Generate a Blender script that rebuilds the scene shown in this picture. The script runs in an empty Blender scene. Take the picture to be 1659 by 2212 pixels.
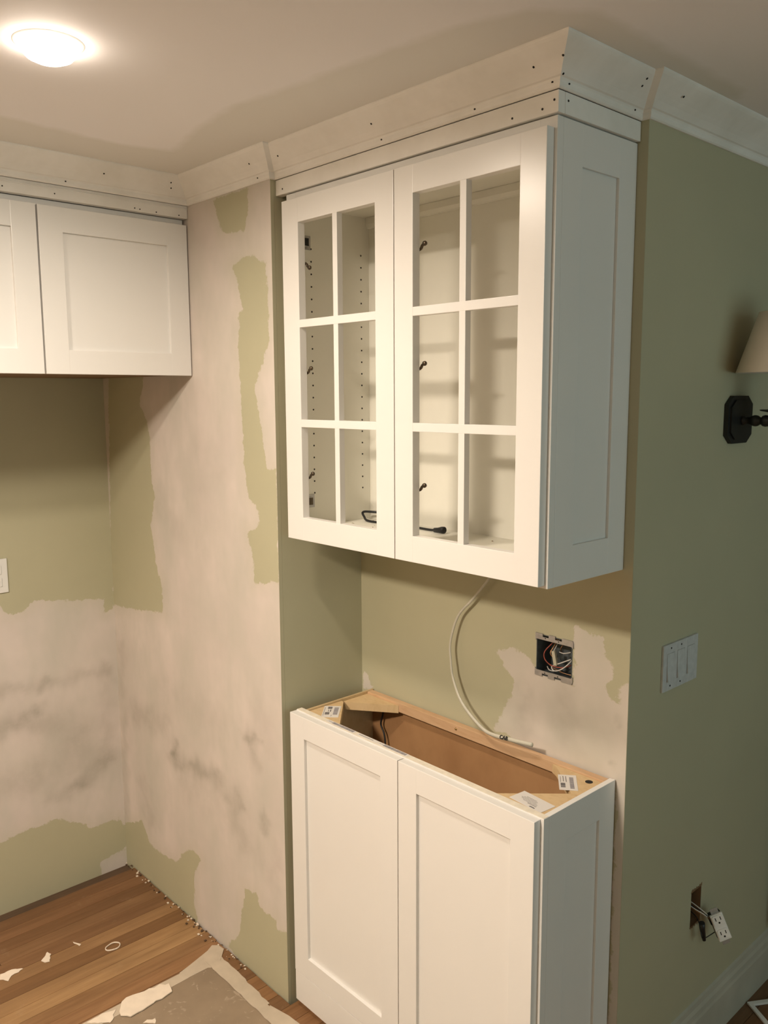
import bpy, bmesh, math, random
import numpy as np
from mathutils import Vector, Matrix, noise
random.seed(7)
PI = math.pi
S = bpy.context.scene
COL = S.collection

# ------------------------------------------------------------------ camera
RGT = (0.6768, 0.7362, -0.0050); UPV = (-0.0976, 0.0964, 0.9906); FWD = (-0.7297, 0.6699, -0.1371)
cam_d = bpy.data.cameras.new('camera'); cam = bpy.data.objects.new('camera', cam_d); COL.objects.link(cam)
cam_d.sensor_fit = 'VERTICAL'; cam_d.sensor_height = 24.0; cam_d.lens = 1821.82 / 2212 * 24.0
cam_d.clip_start = 0.02; cam_d.clip_end = 60
mw = Matrix(((RGT[0], UPV[0], -FWD[0], 1.8132), (RGT[1], UPV[1], -FWD[1], -1.2831), (RGT[2], UPV[2], -FWD[2], 1.7215), (0, 0, 0, 1)))
cam.matrix_world = mw
S.camera = cam

# ------------------------------------------------------------------ world, lights, exposure
wd = bpy.data.worlds.new('world'); S.world = wd; wd.use_nodes = True
wd.node_tree.nodes['Background'].inputs[0].default_value = (0.62, 0.80, 1.0, 1)
wd.node_tree.nodes['Background'].inputs[1].default_value = 0.25
S.view_settings.view_transform = 'Standard'; S.view_settings.look = 'None'
S.view_settings.gamma = 1; S.view_settings.exposure = 0.0
S.view_settings.use_curve_mapping = False
WARM = (1.0, 0.865, 0.715)
LAMPS = [(0.290, -0.660, 9.5, .094), (0.55, -1.85, 60.0, .30), (-0.75, -1.95, 24.0, .30)]      # x, y, watts
WIN_W = 14.0          # daylight through the window of the right wall, watts
XL, YN, XR, ZC = -1.0191, 0.2906, 0.8786, 2.3226

def area_light(name, loc, rot, sx, sy, watts, color, shape='RECTANGLE', spread=PI):
    l = bpy.data.lights.new(name, 'AREA'); l.shape = shape; l.size = sx
    if shape == 'RECTANGLE': l.size_y = sy
    l.energy = watts; l.color = color; l.spread = spread
    o = bpy.data.objects.new(name, l); COL.objects.link(o); o.location = loc; o.rotation_euler = rot
    return o
area_light('window_daylight', (3.66, 0.2, 1.45), (0, math.radians(90), 0), 1.3, 2.2, WIN_W, (0.66, 0.95, 0.93))

# ------------------------------------------------------------------ materials
def new_mat(name):
    m = bpy.data.materials.new(name); m.use_nodes = True
    nt = m.node_tree; b = nt.nodes['Principled BSDF']
    return m, nt, b
def N(nt, t, **kw):
    n = nt.nodes.new(t)
    for k, v in kw.items():
        if k in n.inputs.keys() if hasattr(n.inputs, 'keys') else False: n.inputs[k].default_value = v
        else: setattr(n, k, v)
    return n
def noise_tex(nt, scale, detail=3, rough=0.55, vec=None, dist=0.0):
    n = nt.nodes.new('ShaderNodeTexNoise'); n.inputs['Scale'].default_value = scale
    n.inputs['Detail'].default_value = detail; n.inputs['Roughness'].default_value = rough
    n.inputs['Distortion'].default_value = dist
    if vec is None:
        g = nt.nodes.new('ShaderNodeNewGeometry'); nt.links.new(g.outputs['Position'], n.inputs['Vector'])
    else: nt.links.new(vec, n.inputs['Vector'])
    return n.outputs['Fac']
def obj_vec(nt, scale=(1, 1, 1)):
    g = nt.nodes.new('ShaderNodeTexCoord'); mp = nt.nodes.new('ShaderNodeMapping')
    mp.inputs['Scale'].default_value = scale; nt.links.new(g.outputs['Object'], mp.inputs['Vector'])
    return mp.outputs['Vector']
def pos_vec(nt, scale=(1, 1, 1)):
    g = nt.nodes.new('ShaderNodeNewGeometry'); mp = nt.nodes.new('ShaderNodeMapping')
    mp.inputs['Scale'].default_value = scale; nt.links.new(g.outputs['Position'], mp.inputs['Vector'])
    return mp.outputs['Vector']
def mathn(nt, op, a, b=None, c=None, clamp=False):
    n = nt.nodes.new('ShaderNodeMath'); n.operation = op; n.use_clamp = clamp
    for i, v in enumerate((a, b, c)):
        if v is None: continue
        if isinstance(v, (int, float)): n.inputs[i].default_value = v
        else: nt.links.new(v, n.inputs[i])
    return n.outputs[0]
def remap(nt, v, a, b, c=0.0, d=1.0):
    n = nt.nodes.new('ShaderNodeMapRange'); n.clamp = True
    n.inputs[1].default_value = a; n.inputs[2].default_value = b; n.inputs[3].default_value = c; n.inputs[4].default_value = d
    nt.links.new(v, n.inputs[0]); return n.outputs[0]
def mixc(nt, f, a, b, mode='MIX'):
    n = nt.nodes.new('ShaderNodeMix'); n.data_type = 'RGBA'; n.blend_type = mode
    for i, v in ((0, f), (6, a), (7, b)):
        if isinstance(v, (int, float)): n.inputs[i].default_value = v
        elif isinstance(v, tuple): n.inputs[i].default_value = (*v, 1) if len(v) == 3 else v
        else: nt.links.new(v, n.inputs[i])
    return n.outputs[2]
def bump(nt, b, h, strength=0.2, dist=0.001):
    n = nt.nodes.new('ShaderNodeBump'); n.inputs['Strength'].default_value = strength; n.inputs['Distance'].default_value = dist
    nt.links.new(h, n.inputs['Height']); nt.links.new(n.outputs['Normal'], b.inputs['Normal'])
def simple(name, col, rough=0.5, metal=0.0, var=0.06, scale=8.0, bumpy=0.0, bscale=200):
    m, nt, b = new_mat(name)
    f = noise_tex(nt, scale, 3)
    dark = tuple(c * (1 - var) for c in col); lite = tuple(min(1, c * (1 + var)) for c in col)
    nt.links.new(mixc(nt, remap(nt, f, .3, .7), dark, lite), b.inputs['Base Color'])
    b.inputs['Roughness'].default_value = rough; b.inputs['Metallic'].default_value = metal
    if bumpy: bump(nt, b, noise_tex(nt, bscale, 2), bumpy, 0.0006)
    return m
GREEN = (0.455, 0.43, 0.295); PLAST = (0.66, 0.585, 0.535)
def wall_mat(name, green_inside=True, tint=1.0):
    """paint and joint compound: attribute 'sd' = signed distance to the patch outline, 'sm' = rubbed-in grey"""
    m, nt, b = new_mat(name)
    a = nt.nodes.new('ShaderNodeAttribute'); a.attribute_name = 'sd'
    s = nt.nodes.new('ShaderNodeAttribute'); s.attribute_name = 'sm'
    n1 = mathn(nt, 'MULTIPLY_ADD', noise_tex(nt, 38, 5, .7), 0.040, -0.020)
    n2 = mathn(nt, 'MULTIPLY_ADD', noise_tex(nt, 9, 2), 0.016, -0.008)
    sd = mathn(nt, 'ADD', mathn(nt, 'ADD', a.outputs['Fac'], n1), n2)
    patch = remap(nt, sd, -0.0015, 0.002, 1, 0)
    feather = remap(nt, sd, 0.0, 0.05, 1, 0)
    big = noise_tex(nt, 2.6, 4, .6); mid = noise_tex(nt, 7, 3, .6, pos_vec(nt, (1, 1, .5)))
    pl = mixc(nt, remap(nt, big, .38, .62), tuple(c * .93 for c in PLAST), tuple(min(1, c * 1.05) for c in PLAST))
    pl = mixc(nt, remap(nt, mid, .35, .7), pl, (0.56, 0.52, 0.46))
    pl = mixc(nt, mathn(nt, 'MULTIPLY', feather, 0.18), pl, GREEN)
    sm = mathn(nt, 'MULTIPLY', s.outputs['Fac'], remap(nt, noise_tex(nt, 14, 4, .65), .3, .6, .45, 1.0))
    pl = mixc(nt, mathn(nt, 'MULTIPLY', sm, 1.0, clamp=True), pl, (0.30, 0.27, 0.22))
    gr = mixc(nt, remap(nt, big, .3, .7), tuple(c * .96 for c in GREEN), tuple(c * 1.03 for c in GREEN))
    nt.links.new(mixc(nt, patch, pl, gr) if green_inside else mixc(nt, patch, gr, pl), b.inputs['Base Color'])
    b.inputs['Roughness'].default_value = 0.62
    b.inputs['Specular IOR Level'].default_value = 0.3
    h = mathn(nt, 'ADD', mathn(nt, 'MULTIPLY', patch, -0.6), mathn(nt, 'MULTIPLY', noise_tex(nt, 160, 2), 0.35))
    bump(nt, b, h, 0.25, 0.0008)
    return m
def wood_mat(name, c1, c2, c3, grain=(60, 60, 4), rough=0.5, island=True):
    m, nt, b = new_mat(name)
    v = pos_vec(nt, grain)
    g = noise_tex(nt, 1.0, 5, .65, v, .6)
    g2 = noise_tex(nt, 3.3, 3, .5, v)
    c = mixc(nt, remap(nt, g, .3, .7), c1, c2)
    c = mixc(nt, remap(nt, g2, .5, .8, 0, .6), c, c3)
    nt.links.new(c, b.inputs['Base Color']); b.inputs['Roughness'].default_value = rough
    bump(nt, b, g2, 0.15, 0.0005)
    return m

M = {}
M['wall'] = wall_mat('patched_wall_paint', True)
M['wall_n'] = wall_mat('niche_wall_paint', False)
M['green'] = simple('sage_green_paint', GREEN, .6, var=.03, scale=3, bumpy=.15, bscale=160)
m, nt, b = new_mat('ceiling_paint')
a = nt.nodes.new('ShaderNodeAttribute'); a.attribute_name = 'sd'
sd = mathn(nt, 'ADD', a.outputs['Fac'], mathn(nt, 'MULTIPLY_ADD', noise_tex(nt, 16, 3), .03, -.015))
base = mixc(nt, remap(nt, noise_tex(nt, 2, 2), .3, .7), (0.84, 0.81, 0.81), (0.87, 0.84, 0.84))
nt.links.new(mixc(nt, remap(nt, sd, -.014, .014, 1, 0), base, (0.75, 0.725, 0.68)), b.inputs['Base Color'])
b.inputs['Roughness'].default_value = .8; bump(nt, b, noise_tex(nt, 220, 2), .15, .0006); M['ceiling'] = m
m, nt, b = new_mat('primed_trim')
f = remap(nt, noise_tex(nt, 6, 4, .65), .35, .68)
nt.links.new(mixc(nt, f, (0.86, 0.83, 0.79), (0.76, 0.73, 0.68)), b.inputs['Base Color'])
b.inputs['Roughness'].default_value = .55; bump(nt, b, noise_tex(nt, 120, 2), .12, .0006); M['trim'] = m
M['white'] = simple('white_cabinet_lacquer', (0.77, 0.75, 0.72), .30, var=.012, scale=3)
M['edge'] = simple('cut_white_edge', (0.76, 0.69, 0.57), .6, var=.08, scale=60)
M['inner'] = simple('cabinet_interior_white', (0.80, 0.78, 0.69), .45, var=.02)
M['dark'] = simple('dark_hole', (0.012, 0.010, 0.008), .8)
M['black'] = simple('black_rubber', (0.010, 0.010, 0.011), .45)
M['bronze'] = simple('dark_bronze_metal', (0.10, 0.075, 0.05), .35, .7, var=.2, scale=80)
M['iron'] = simple('black_iron', (0.018, 0.018, 0.017), .5, .3, var=.2, scale=50)
M['steel'] = simple('galvanised_steel', (0.42, 0.41, 0.40), .42, .75, var=.15, scale=60)
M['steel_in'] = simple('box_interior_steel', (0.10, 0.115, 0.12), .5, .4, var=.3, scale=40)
M['brass'] = simple('brass_screw', (0.45, 0.30, 0.13), .3, .9)
M['cable'] = simple('grey_cable_jacket', (0.54, 0.51, 0.42), .5, var=.05, scale=40)
M['plastic'] = simple('white_plastic', (0.74, 0.73, 0.70), .35, var=.02)
M['plate'] = simple('smudged_white_plate', (0.52, 0.53, 0.53), .5, var=.08, scale=60, bumpy=.3, bscale=350)
M['cream'] = simple('cream_connector', (0.50, 0.47, 0.36), .5)
M['red'] = simple('red_wire', (0.33, 0.07, 0.045), .45)
M['wirew'] = simple('white_wire', (0.68, 0.66, 0.62), .4)
M['copper'] = simple('copper_wire', (0.45, 0.24, 0.12), .4, .8)
M['paper'] = simple('label_paper', (0.70, 0.66, 0.62), .55, var=.03)
M['ink'] = simple('label_ink', (0.10, 0.09, 0.09), .6, var=.2, scale=900)
M['inkgrey'] = simple('label_grey_ink', (0.26, 0.24, 0.25), .6, var=.3, scale=1200)
M['shade'] = simple('fabric_lamp_shade', (0.62, 0.55, 0.45), .8, var=.03, bumpy=.3, bscale=500)
M['bronzecurtain'] = simple('brown_curtain_cloth', (0.085, 0.055, 0.025), .9, var=.15, scale=20)
M['tape'] = simple('masking_tape', (0.50, 0.42, 0.32), .6, var=.08, scale=18, bumpy=.3, bscale=90)
M['plaster'] = simple('dried_joint_compound', (0.74, 0.64, 0.52), .8, var=.05, scale=30, bumpy=.4, bscale=120)
M['maple'] = wood_mat('maple_plywood', (0.52, 0.37, 0.20), (0.60, 0.44, 0.25), (0.46, 0.31, 0.15), (14, 14, 14), .5)
M['pine'] = wood_mat('plywood_brace', (0.60, 0.42, 0.22), (0.66, 0.48, 0.27), (0.50, 0.33, 0.16), (18, 30, 10), .6)
M['backply'] = wood_mat('brown_back_panel', (0.36, 0.19, 0.085), (0.43, 0.24, 0.11), (0.30, 0.155, 0.065), (5, 5, 3), .55)
M['rail'] = wood_mat('pinkish_rail_wood', (0.56, 0.35, 0.20), (0.62, 0.41, 0.24), (0.50, 0.29, 0.15), (8, 30, 40), .55)
M['subfloor'] = wood_mat('dark_subfloor_board', (0.075, 0.045, 0.025), (0.11, 0.065, 0.035), (0.05, 0.03, 0.018), (40, 4, 10), .8)
M['under'] = simple('brown_cabinet_underside', (0.20, 0.12, 0.06), .6, var=.15)
m, nt, b = new_mat('kraft_floor_paper')
f1 = remap(nt, noise_tex(nt, 5, 4, .6), .35, .65); c = mixc(nt, f1, (0.235, 0.175, 0.115), (0.30, 0.225, 0.15))
sp = remap(nt, noise_tex(nt, 26, 5, .7, None, 1.2), .60, .68)
c = mixc(nt, mathn(nt, 'MULTIPLY', sp, .55), c, (0.52, 0.42, 0.32))
nt.links.new(c, b.inputs['Base Color']); b.inputs['Roughness'].default_value = .6; M['kraft'] = m
# planks: object colour gives every plank its own tone
m, nt, b = new_mat('oak_floor_plank')
oi = nt.nodes.new('ShaderNodeObjectInfo')
g = noise_tex(nt, 1.0, 5, .65, pos_vec(nt, (55, 3.2, 10)), .4)
g2 = noise_tex(nt, 1.0, 4, .6, pos_vec(nt, (9, 2.2, 1)), .3)
dk = mixc(nt, 1.0, oi.outputs['Color'], (0.72, 0.66, 0.60), 'MULTIPLY')
c = mixc(nt, remap(nt, g, .32, .68), oi.outputs['Color'], dk)
c = mixc(nt, remap(nt, g2, .42, .72, 0, .45), c, (0.11, 0.055, 0.022))
dust = remap(nt, noise_tex(nt, 11, 5, .7), .60, .74)
c = mixc(nt, mathn(nt, 'MULTIPLY', dust, .18), c, (0.45, 0.33, 0.20))
nt.links.new(c, b.inputs['Base Color']); b.inputs['Roughness'].default_value = .55
bump(nt, b, g, .15, .0005); M['plank'] = m
def emit(name, col, k):
    m, nt, b = new_mat(name); b.inputs['Base Color'].default_value = (.8, .8, .8, 1)
    b.inputs['Emission Color'].default_value = (*col, 1); b.inputs['Emission Strength'].default_value = k
    return m

M['lens'] = emit('glowing_bulb', WARM, 30.0)

# ------------------------------------------------------------------ mesh helpers
def mesh_from(name, bm, mats, smooth=False):
    me = bpy.data.meshes.new(name); bm.normal_update(); bm.to_mesh(me); bm.free()
    for x in (mats if isinstance(mats, (list, tuple)) else [mats]): me.materials.append(x)
    if smooth:
        for p in me.polygons: p.use_smooth = True
    return me
def obj(name, bm, mats, parent=None, smooth=False, label=None, kind=None):
    me = bm if isinstance(bm, bpy.types.Mesh) else mesh_from(name, bm, mats, smooth)
    o = bpy.data.objects.new(name, me); COL.objects.link(o)
    if parent: o.parent = parent
    if label: o['label'] = label
    if kind: o['kind'] = kind
    return o
def empty(name, loc, label, cat, group=None):
    o = bpy.data.objects.new(name, None); COL.objects.link(o); o.empty_display_size = .05
    o['label'] = label; o['category'] = cat
    if group: o['group'] = group
    # parts are modelled in world coordinates: the root keeps identity, its origin is stored through delta
    o.location = loc
    return o
ROOTS = []
def thing(name, loc, label, cat, group=None):
    o = empty(name, loc, label, cat, group); ROOTS.append(o); return o
def tag(o, label, cat, group=None):
    o['label'] = label; o['category'] = cat
    if group: o['group'] = group
    return o
def struct(name, bm, mats, label=None, smooth=False):
    o = obj(name, bm, mats, None, smooth, label); o['kind'] = 'structure'; return o
def box(bm, x0, x1, y0, y1, z0, z1, bev=0.0, mi=0, fr=None):
    """axis box; fr = (origin, u, v, w) maps local xyz to the world"""
    cs = [(x, y, z) for z in (z0, z1) for y in (y0, y1) for x in (x0, x1)]
    if fr:
        o, u, v, w = fr; cs = [o + u * c[0] + v * c[1] + w * c[2] for c in cs]
    vs = [bm.verts.new(c) for c in cs]
    fs = []
    for f in ((0, 2, 3, 1), (4, 5, 7, 6), (0, 1, 5, 4), (2, 6, 7, 3), (0, 4, 6, 2), (1, 3, 7, 5)):
        fc = bm.faces.new([vs[i] for i in f]); fc.material_index = mi; fs.append(fc)
    if bev > 0:
        es = list({e for f in fs for e in f.edges})
        bmesh.ops.bevel(bm, geom=es, offset=bev, segments=2, profile=.6, affect='EDGES')
    bmesh.ops.recalc_face_normals(bm, faces=bm.faces[:])
    return fs
def B(*a, **k):
    bm = bmesh.new(); box(bm, *a, **k); return bm
def tube(bm, pts, r, seg=8, flat=1.0, up=Vector((0, 0, 1)), close=True, mi=0):
    pts = [Vector(p) for p in pts]; rs = r if isinstance(r, (list, tuple)) else [r] * len(pts)
    rings = []; prev = None
    for i, p in enumerate(pts):
        t = (pts[min(i + 1, len(pts) - 1)] - pts[max(i - 1, 0)]).normalized()
        a = prev if prev is not None else (up if abs(t.dot(up)) < .95 else Vector((1, 0, 0)))
        a = (a - t * a.dot(t)).normalized(); prev = a; bb = t.cross(a)
        rings.append([bm.verts.new(p + a * math.cos(q) * rs[i] + bb * math.sin(q) * rs[i] * flat) for q in [2 * PI * k / seg for k in range(seg)]])
    for i in range(len(rings) - 1):
        for k in range(seg):
            f = bm.faces.new((rings[i][k], rings[i][(k + 1) % seg], rings[i + 1][(k + 1) % seg], rings[i + 1][k])); f.material_index = mi; f.smooth = True
    if close:
        for q in (rings[0][::-1], rings[-1]):
            f = bm.faces.new(q); f.material_index = mi
    return bm
def T(pts, r, seg=8, flat=1.0, **k):
    bm = bmesh.new(); tube(bm, smooth_path(pts) if len(pts) > 2 else pts, r, seg, flat, **k)
    bmesh.ops.recalc_face_normals(bm, faces=bm.faces[:]); return bm
def smooth_path(pts, n=6):
    P = [Vector(p) for p in pts]; out = []
    for i in range(len(P) - 1):
        p0 = P[max(i - 1, 0)]; p1 = P[i]; p2 = P[i + 1]; p3 = P[min(i + 2, len(P) - 1)]
        for k in range(n):
            t = k / n
            out.append(.5 * ((2 * p1) + (p2 - p0) * t + (2 * p0 - 5 * p1 + 4 * p2 - p3) * t * t + (-p0 + 3 * p1 - 3 * p2 + p3) * t ** 3))
    out.append(P[-1]); return out
def lathe(bm, prof, seg=24, c=(0, 0, 0), ax=2, mi=0):
    """prof: (radius, height) pairs turned about the given axis through c"""
    c = Vector(c); rings = []
    for r, h in prof:
        ring = []
        for k in range(seg):
            a = 2 * PI * k / seg; p = [0, 0, 0]; i, j = [(1, 2), (0, 2), (0, 1)][ax]
            p[i] = r * math.cos(a); p[j] = r * math.sin(a); p[ax] = h
            ring.append(bm.verts.new(c + Vector(p)))
        rings.append(ring)
    for i in range(len(rings) - 1):
        for k in range(seg):
            f = bm.faces.new((rings[i][k], rings[i][(k + 1) % seg], rings[i + 1][(k + 1) % seg], rings[i + 1][k])); f.smooth = True; f.material_index = mi
    return rings
def prism(bm, poly, z0, z1, fr=None, mi=0, bev=0):
    def mp(x, y, z):
        if fr: o, u, v, w = fr; return o + u * x + v * y + w * z
        return Vector((x, y, z))
    a = [bm.verts.new(mp(x, y, z0)) for x, y in poly]; b_ = [bm.verts.new(mp(x, y, z1)) for x, y in poly]
    fs = [bm.faces.new(a[::-1]), bm.faces.new(b_)]
    n = len(poly)
    for i in range(n): fs.append(bm.faces.new((a[i], a[(i + 1) % n], b_[(i + 1) % n], b_[i])))
    for f in fs: f.material_index = mi
    bmesh.ops.recalc_face_normals(bm, faces=bm.faces[:])
    return fs
V = Vector
FX = lambda x: (V((x, 0, 0)), V((0, 1, 0)), V((0, 0, 1)), V((1, 0, 0)))       # local (y, z) drawn on a plane facing +X
FY = lambda y: (V((0, y, 0)), V((1, 0, 0)), V((0, 0, 1)), V((0, -1, 0)))      # local (x, z) drawn on a plane facing -Y

# signed distance to polygons, capsules (numpy)
def sdf_polys(PX, PY, polys):
    best = np.full(PX.shape, 9.0)
    for poly in polys:
        d = np.full(PX.shape, 9.0); s = np.zeros(PX.shape, bool); n = len(poly)
        for i in range(n):
            ax, ay = poly[i]; bx, by = poly[(i + 1) % n]; ex, ey = bx - ax, by - ay
            t = np.clip(((PX - ax) * ex + (PY - ay) * ey) / (ex * ex + ey * ey + 1e-12), 0, 1)
            d = np.minimum(d, np.hypot(PX - ax - ex * t, PY - ay - ey * t))
            if ay != by:
                s ^= ((ay > PY) != (by > PY)) & (PX < (bx - ax) * (PY - ay) / (by - ay) + ax)
        best = np.minimum(best, np.where(s, -d, d))
    return np.clip(best, -.1, .1)
def smudges(PX, PY, caps):
    out = np.zeros(PX.shape); PX, PY = PX + .010 * np.sin(PY * 61 + 2 * np.sin(PX * 37)) + .005 * np.sin(PY * 143 + PX * 90), PY + .010 * np.sin(PX * 53 + 1.7 * np.sin(PY * 41)) + .005 * np.sin(PX * 151)
    for x0, y0, x1, y1, r, k in caps:
        ex, ey = x1 - x0, y1 - y0; t = np.clip(((PX - x0) * ex + (PY - y0) * ey) / (ex * ex + ey * ey + 1e-9), 0, 1)
        d = np.hypot(PX - x0 - ex * t, PY - y0 - ey * t); out = out + k * .50 * np.exp(-(d / (r * 1.7)) ** 2)
    return np.clip(out, 0, 1)
def grid_wall(name, plane, val, ulim, vlim, step, polys=(), caps=(), mat=None, back=.1, hole=None, extra_u=(), extra_v=(), side_mat=None, kind='structure', label=None):
    """a wall sheet fine enough to carry the patch outlines, with a solid slab behind it. plane 'x': (u,v)=(y,z) facing +X, 'y': (x,z) facing -Y, 'z': (x,y) facing down"""
    us = list(np.arange(ulim[0], ulim[1], step)) + [ulim[1]] + list(extra_u)
    vs = list(np.arange(vlim[0], vlim[1], step)) + [vlim[1]] + list(extra_v)
    def clean(a):
        a = sorted(a); o = [a[0]]
        for x in a[1:]:
            if x - o[-1] > 1e-4: o.append(x)
        return np.array(o)
    us, vs = clean(us), clean(vs); U, W = np.meshgrid(us, vs, indexing='ij'); nu, nv = U.shape
    def P3(u, v, off=0.0):
        return {'x': (val - off, u, v), 'y': (u, val + off, v), 'z': (u, v, val + off)}[plane]
    verts = [P3(float(U[i, j]), float(W[i, j])) for i in range(nu) for j in range(nv)]
    faces = []
    for i in range(nu - 1):
        for j in range(nv - 1):
            if hole:
                cu, cv = (us[i] + us[i + 1]) / 2, (vs[j] + vs[j + 1]) / 2
                if hole[0] < cu < hole[1] and hole[2] < cv < hole[3]: continue
            q = (i * nv + j, (i + 1) * nv + j, (i + 1) * nv + j + 1, i * nv + j + 1)
            faces.append(q if plane == 'y' or plane == 'x' else q[::-1])
    nf = len(faces); n0 = len(verts); u0, u1 = ulim; v0, v1 = vlim
    for u, v in ((u0, v0), (u1, v0), (u1, v1), (u0, v1)): verts.append(P3(u, v, 0))
    for u, v in ((u0, v0), (u1, v0), (u1, v1), (u0, v1)): verts.append(P3(u, v, back))
    a = n0
    faces += [(a + 7, a + 6, a + 5, a + 4), (a, a + 4, a + 5, a + 1), (a + 1, a + 5, a + 6, a + 2), (a + 2, a + 6, a + 7, a + 3), (a + 3, a + 7, a + 4, a)]
    me = bpy.data.meshes.new(name); me.from_pydata(verts, [], faces); me.update()
    me.materials.append(mat); me.materials.append(side_mat or M['green'])
    for p in me.polygons[nf:]: p.material_index = 1
    sd = sdf_polys(U, W, polys) if polys else np.full(U.shape, .1)
    sm = smudges(U, W, caps) if caps else np.zeros(U.shape)
    for nm, arr in (('sd', sd), ('sm', sm)):
        at = me.attributes.new(nm, 'FLOAT', 'POINT')
        at.data.foreach_set('value', np.concatenate([arr.ravel(), np.full(8, arr.ravel()[0])]).astype(np.float32))
    o = bpy.data.objects.new(name, me); COL.objects.link(o); o['kind'] = kind
    if label: o['label'] = label
    return o
exec_later = []

# ------------------------------------------------------------------ outlines of the paint and plaster patches (metres on each wall)
M_A = [(-0.27, 2.253), (-0.1, 2.256), (-0.102, 2.204), (-0.12, 2.149), (-0.228, 2.158), (-0.249, 2.204)]
M_B = [(-0.139, 2.079), (-0.097, 2.087), (-0.025, 2.055), (-0.02, 1.963), (-0.021, 1.859), (-0.048, 1.811), (-0.096, 1.737), (-0.078, 1.697), (-0.059, 1.606), (-0.043, 1.529), (-0.0, 1.532), (-0.001, 1.228), (-0.114, 1.206), (-0.122, 1.279), (-0.146, 1.348), (-0.087, 1.364), (-0.086, 1.418), (-0.137, 1.443), (-0.15, 1.509), (-0.156, 1.651), (-0.161, 1.791), (-0.164, 1.853), (-0.155, 1.946), (-0.141, 1.95), (-0.16, 2.022), (-0.185, 2.065)]
M_C = [(-0.945, 2.115), (-0.697, 2.09), (-0.728, 1.755), (-0.756, 1.7), (-0.707, 1.64), (-0.692, 1.568), (-0.7, 1.473), (-0.679, 1.396), (-0.716, 1.302), (-0.691, 1.189), (-0.657, 1.115), (-0.655, 1.022), (-0.962, 0.982), (-1.044, 0.986)]
M_D = [(-1.036, 0.143), (-0.988, 0.162), (-0.881, 0.21), (-0.83, 0.153), (-0.763, 0.139), (-0.631, 0.161), (-0.563, 0.232), (-0.503, 0.248), (-0.468, 0.237), (-0.514, 0.172), (-0.528, 0.06), (-0.502, 0.005), (-0.559, -0.04), (-1.071, -0.041)]
M_E = [(-0.212, 0.251), (-0.152, 0.266), (-0.135, 0.227), (-0.05, 0.233), (-0.052, 0.197), (-0.002, 0.217), (0.023, 0.23), (0.019, -0.012), (-0.054, -0.055), (-0.318, 0.008), (-0.317, 0.023), (-0.251, 0.081), (-0.225, 0.19)]
L_up = [(-0.359, 1.95), (0.065, 2.128), (-0.001, 0.984), (-0.015, 0.959), (-0.033, 0.963), (-0.038, 1.011), (-0.149, 1.02), (-0.278, 1.045), (-0.325, 1.012), (-0.37, 1.014), (-0.39, 1.044), (-0.433, 1.044)]
L_dn = [(-0.486, 0.243), (-0.442, 0.238), (-0.349, 0.25), (-0.242, 0.252), (-0.126, 0.174), (-0.027, 0.17), (0.006, 0.133), (0.005, 0.035), (-0.006, 0.045), (-0.109, 0.034), (-0.097, 0.012), (-0.116, -0.06), (-0.503, -0.06)]
N_P = [(0.738, 1.205), (0.769, 1.191), (0.81, 1.189), (0.82, 1.149), (0.844, 1.123), (0.818, 1.077), (0.831, 1.056), (0.873, 1.045), (0.887, 1.049), (0.881, 0.846), (0.855, 0.858), (0.625, 0.848), (0.553, 0.884), (0.494, 0.878), (0.563, 0.994), (0.568, 1.031), (0.535, 1.058), (0.51, 1.088), (0.549, 1.113), (0.613, 1.094), (0.634, 1.07), (0.739, 1.063), (0.735, 1.171)]
N_P2 = [(0.006, 0.917), (0.026, 0.905), (0.046, 0.875), (0.005, 0.864)]
M_S = [(-0.899, 0.61, -0.679, 0.627, 0.025, 0.8), (-0.632, 0.544, -0.604, 0.582, 0.011, 1.0), (-0.624, 0.528, -0.348, 0.561, 0.017, 1.0), (-0.162, 0.735, -0.14, 0.686, 0.017, 0.8), (-0.21, 0.742, -0.096, 0.746, 0.006, 0.6), (-0.096, 0.533, -0.102, 0.488, 0.01, 1.0), (-0.232, 0.547, -0.221, 0.515, 0.009, 0.7), (-0.552, 0.472, -0.273, 0.495, 0.043, 0.45), (-0.273, 0.495, -0.226, 0.425, 0.03, 0.4), (-0.854, 0.348, -0.812, 0.243, 0.025, 0.6), (-0.11, 0.848, -0.079, 0.761, 0.031, 0.35), (-0.967, 0.832, -0.997, 0.652, 0.017, 0.5), (-0.984, 0.569, -1.009, 0.185, 0.017, 0.55), (-0.653, 0.744, -0.337, 0.74, 0.041, 0.3), (-0.036, 0.431, -0.062, 0.349, 0.02, 0.4), (-0.202, 0.405, -0.13, 0.391, 0.024, 0.35), (-0.63, 1.395, -0.519, 1.303, 0.024, 0.35), (-0.415, 1.594, -0.291, 1.505, 0.022, 0.2), (-0.406, 1.525, -0.412, 1.245, 0.041, 0.2)]
L_S = [(-0.417, 0.627, -0.317, 0.653, 0.019, 1.0), (-0.408, 0.762, -0.257, 0.747, 0.013, 0.7), (-0.257, 0.747, -0.032, 0.75, 0.013, 0.6), (-0.28, 0.618, -0.163, 0.535, 0.036, 0.7), (-0.338, 0.436, -0.075, 0.439, 0.039, 0.45), (-0.273, 0.338, -0.166, 0.345, 0.016, 0.75), (-0.166, 0.345, -0.059, 0.416, 0.017, 0.5), (-0.038, 0.743, -0.057, 0.38, 0.017, 0.4), (-0.429, 0.433, -0.338, 0.436, 0.035, 0.4), (-0.338, 0.924, -0.049, 0.933, 0.041, -0.35), (-0.434, 0.353, -0.119, 0.259, 0.033, -0.1)]
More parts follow.
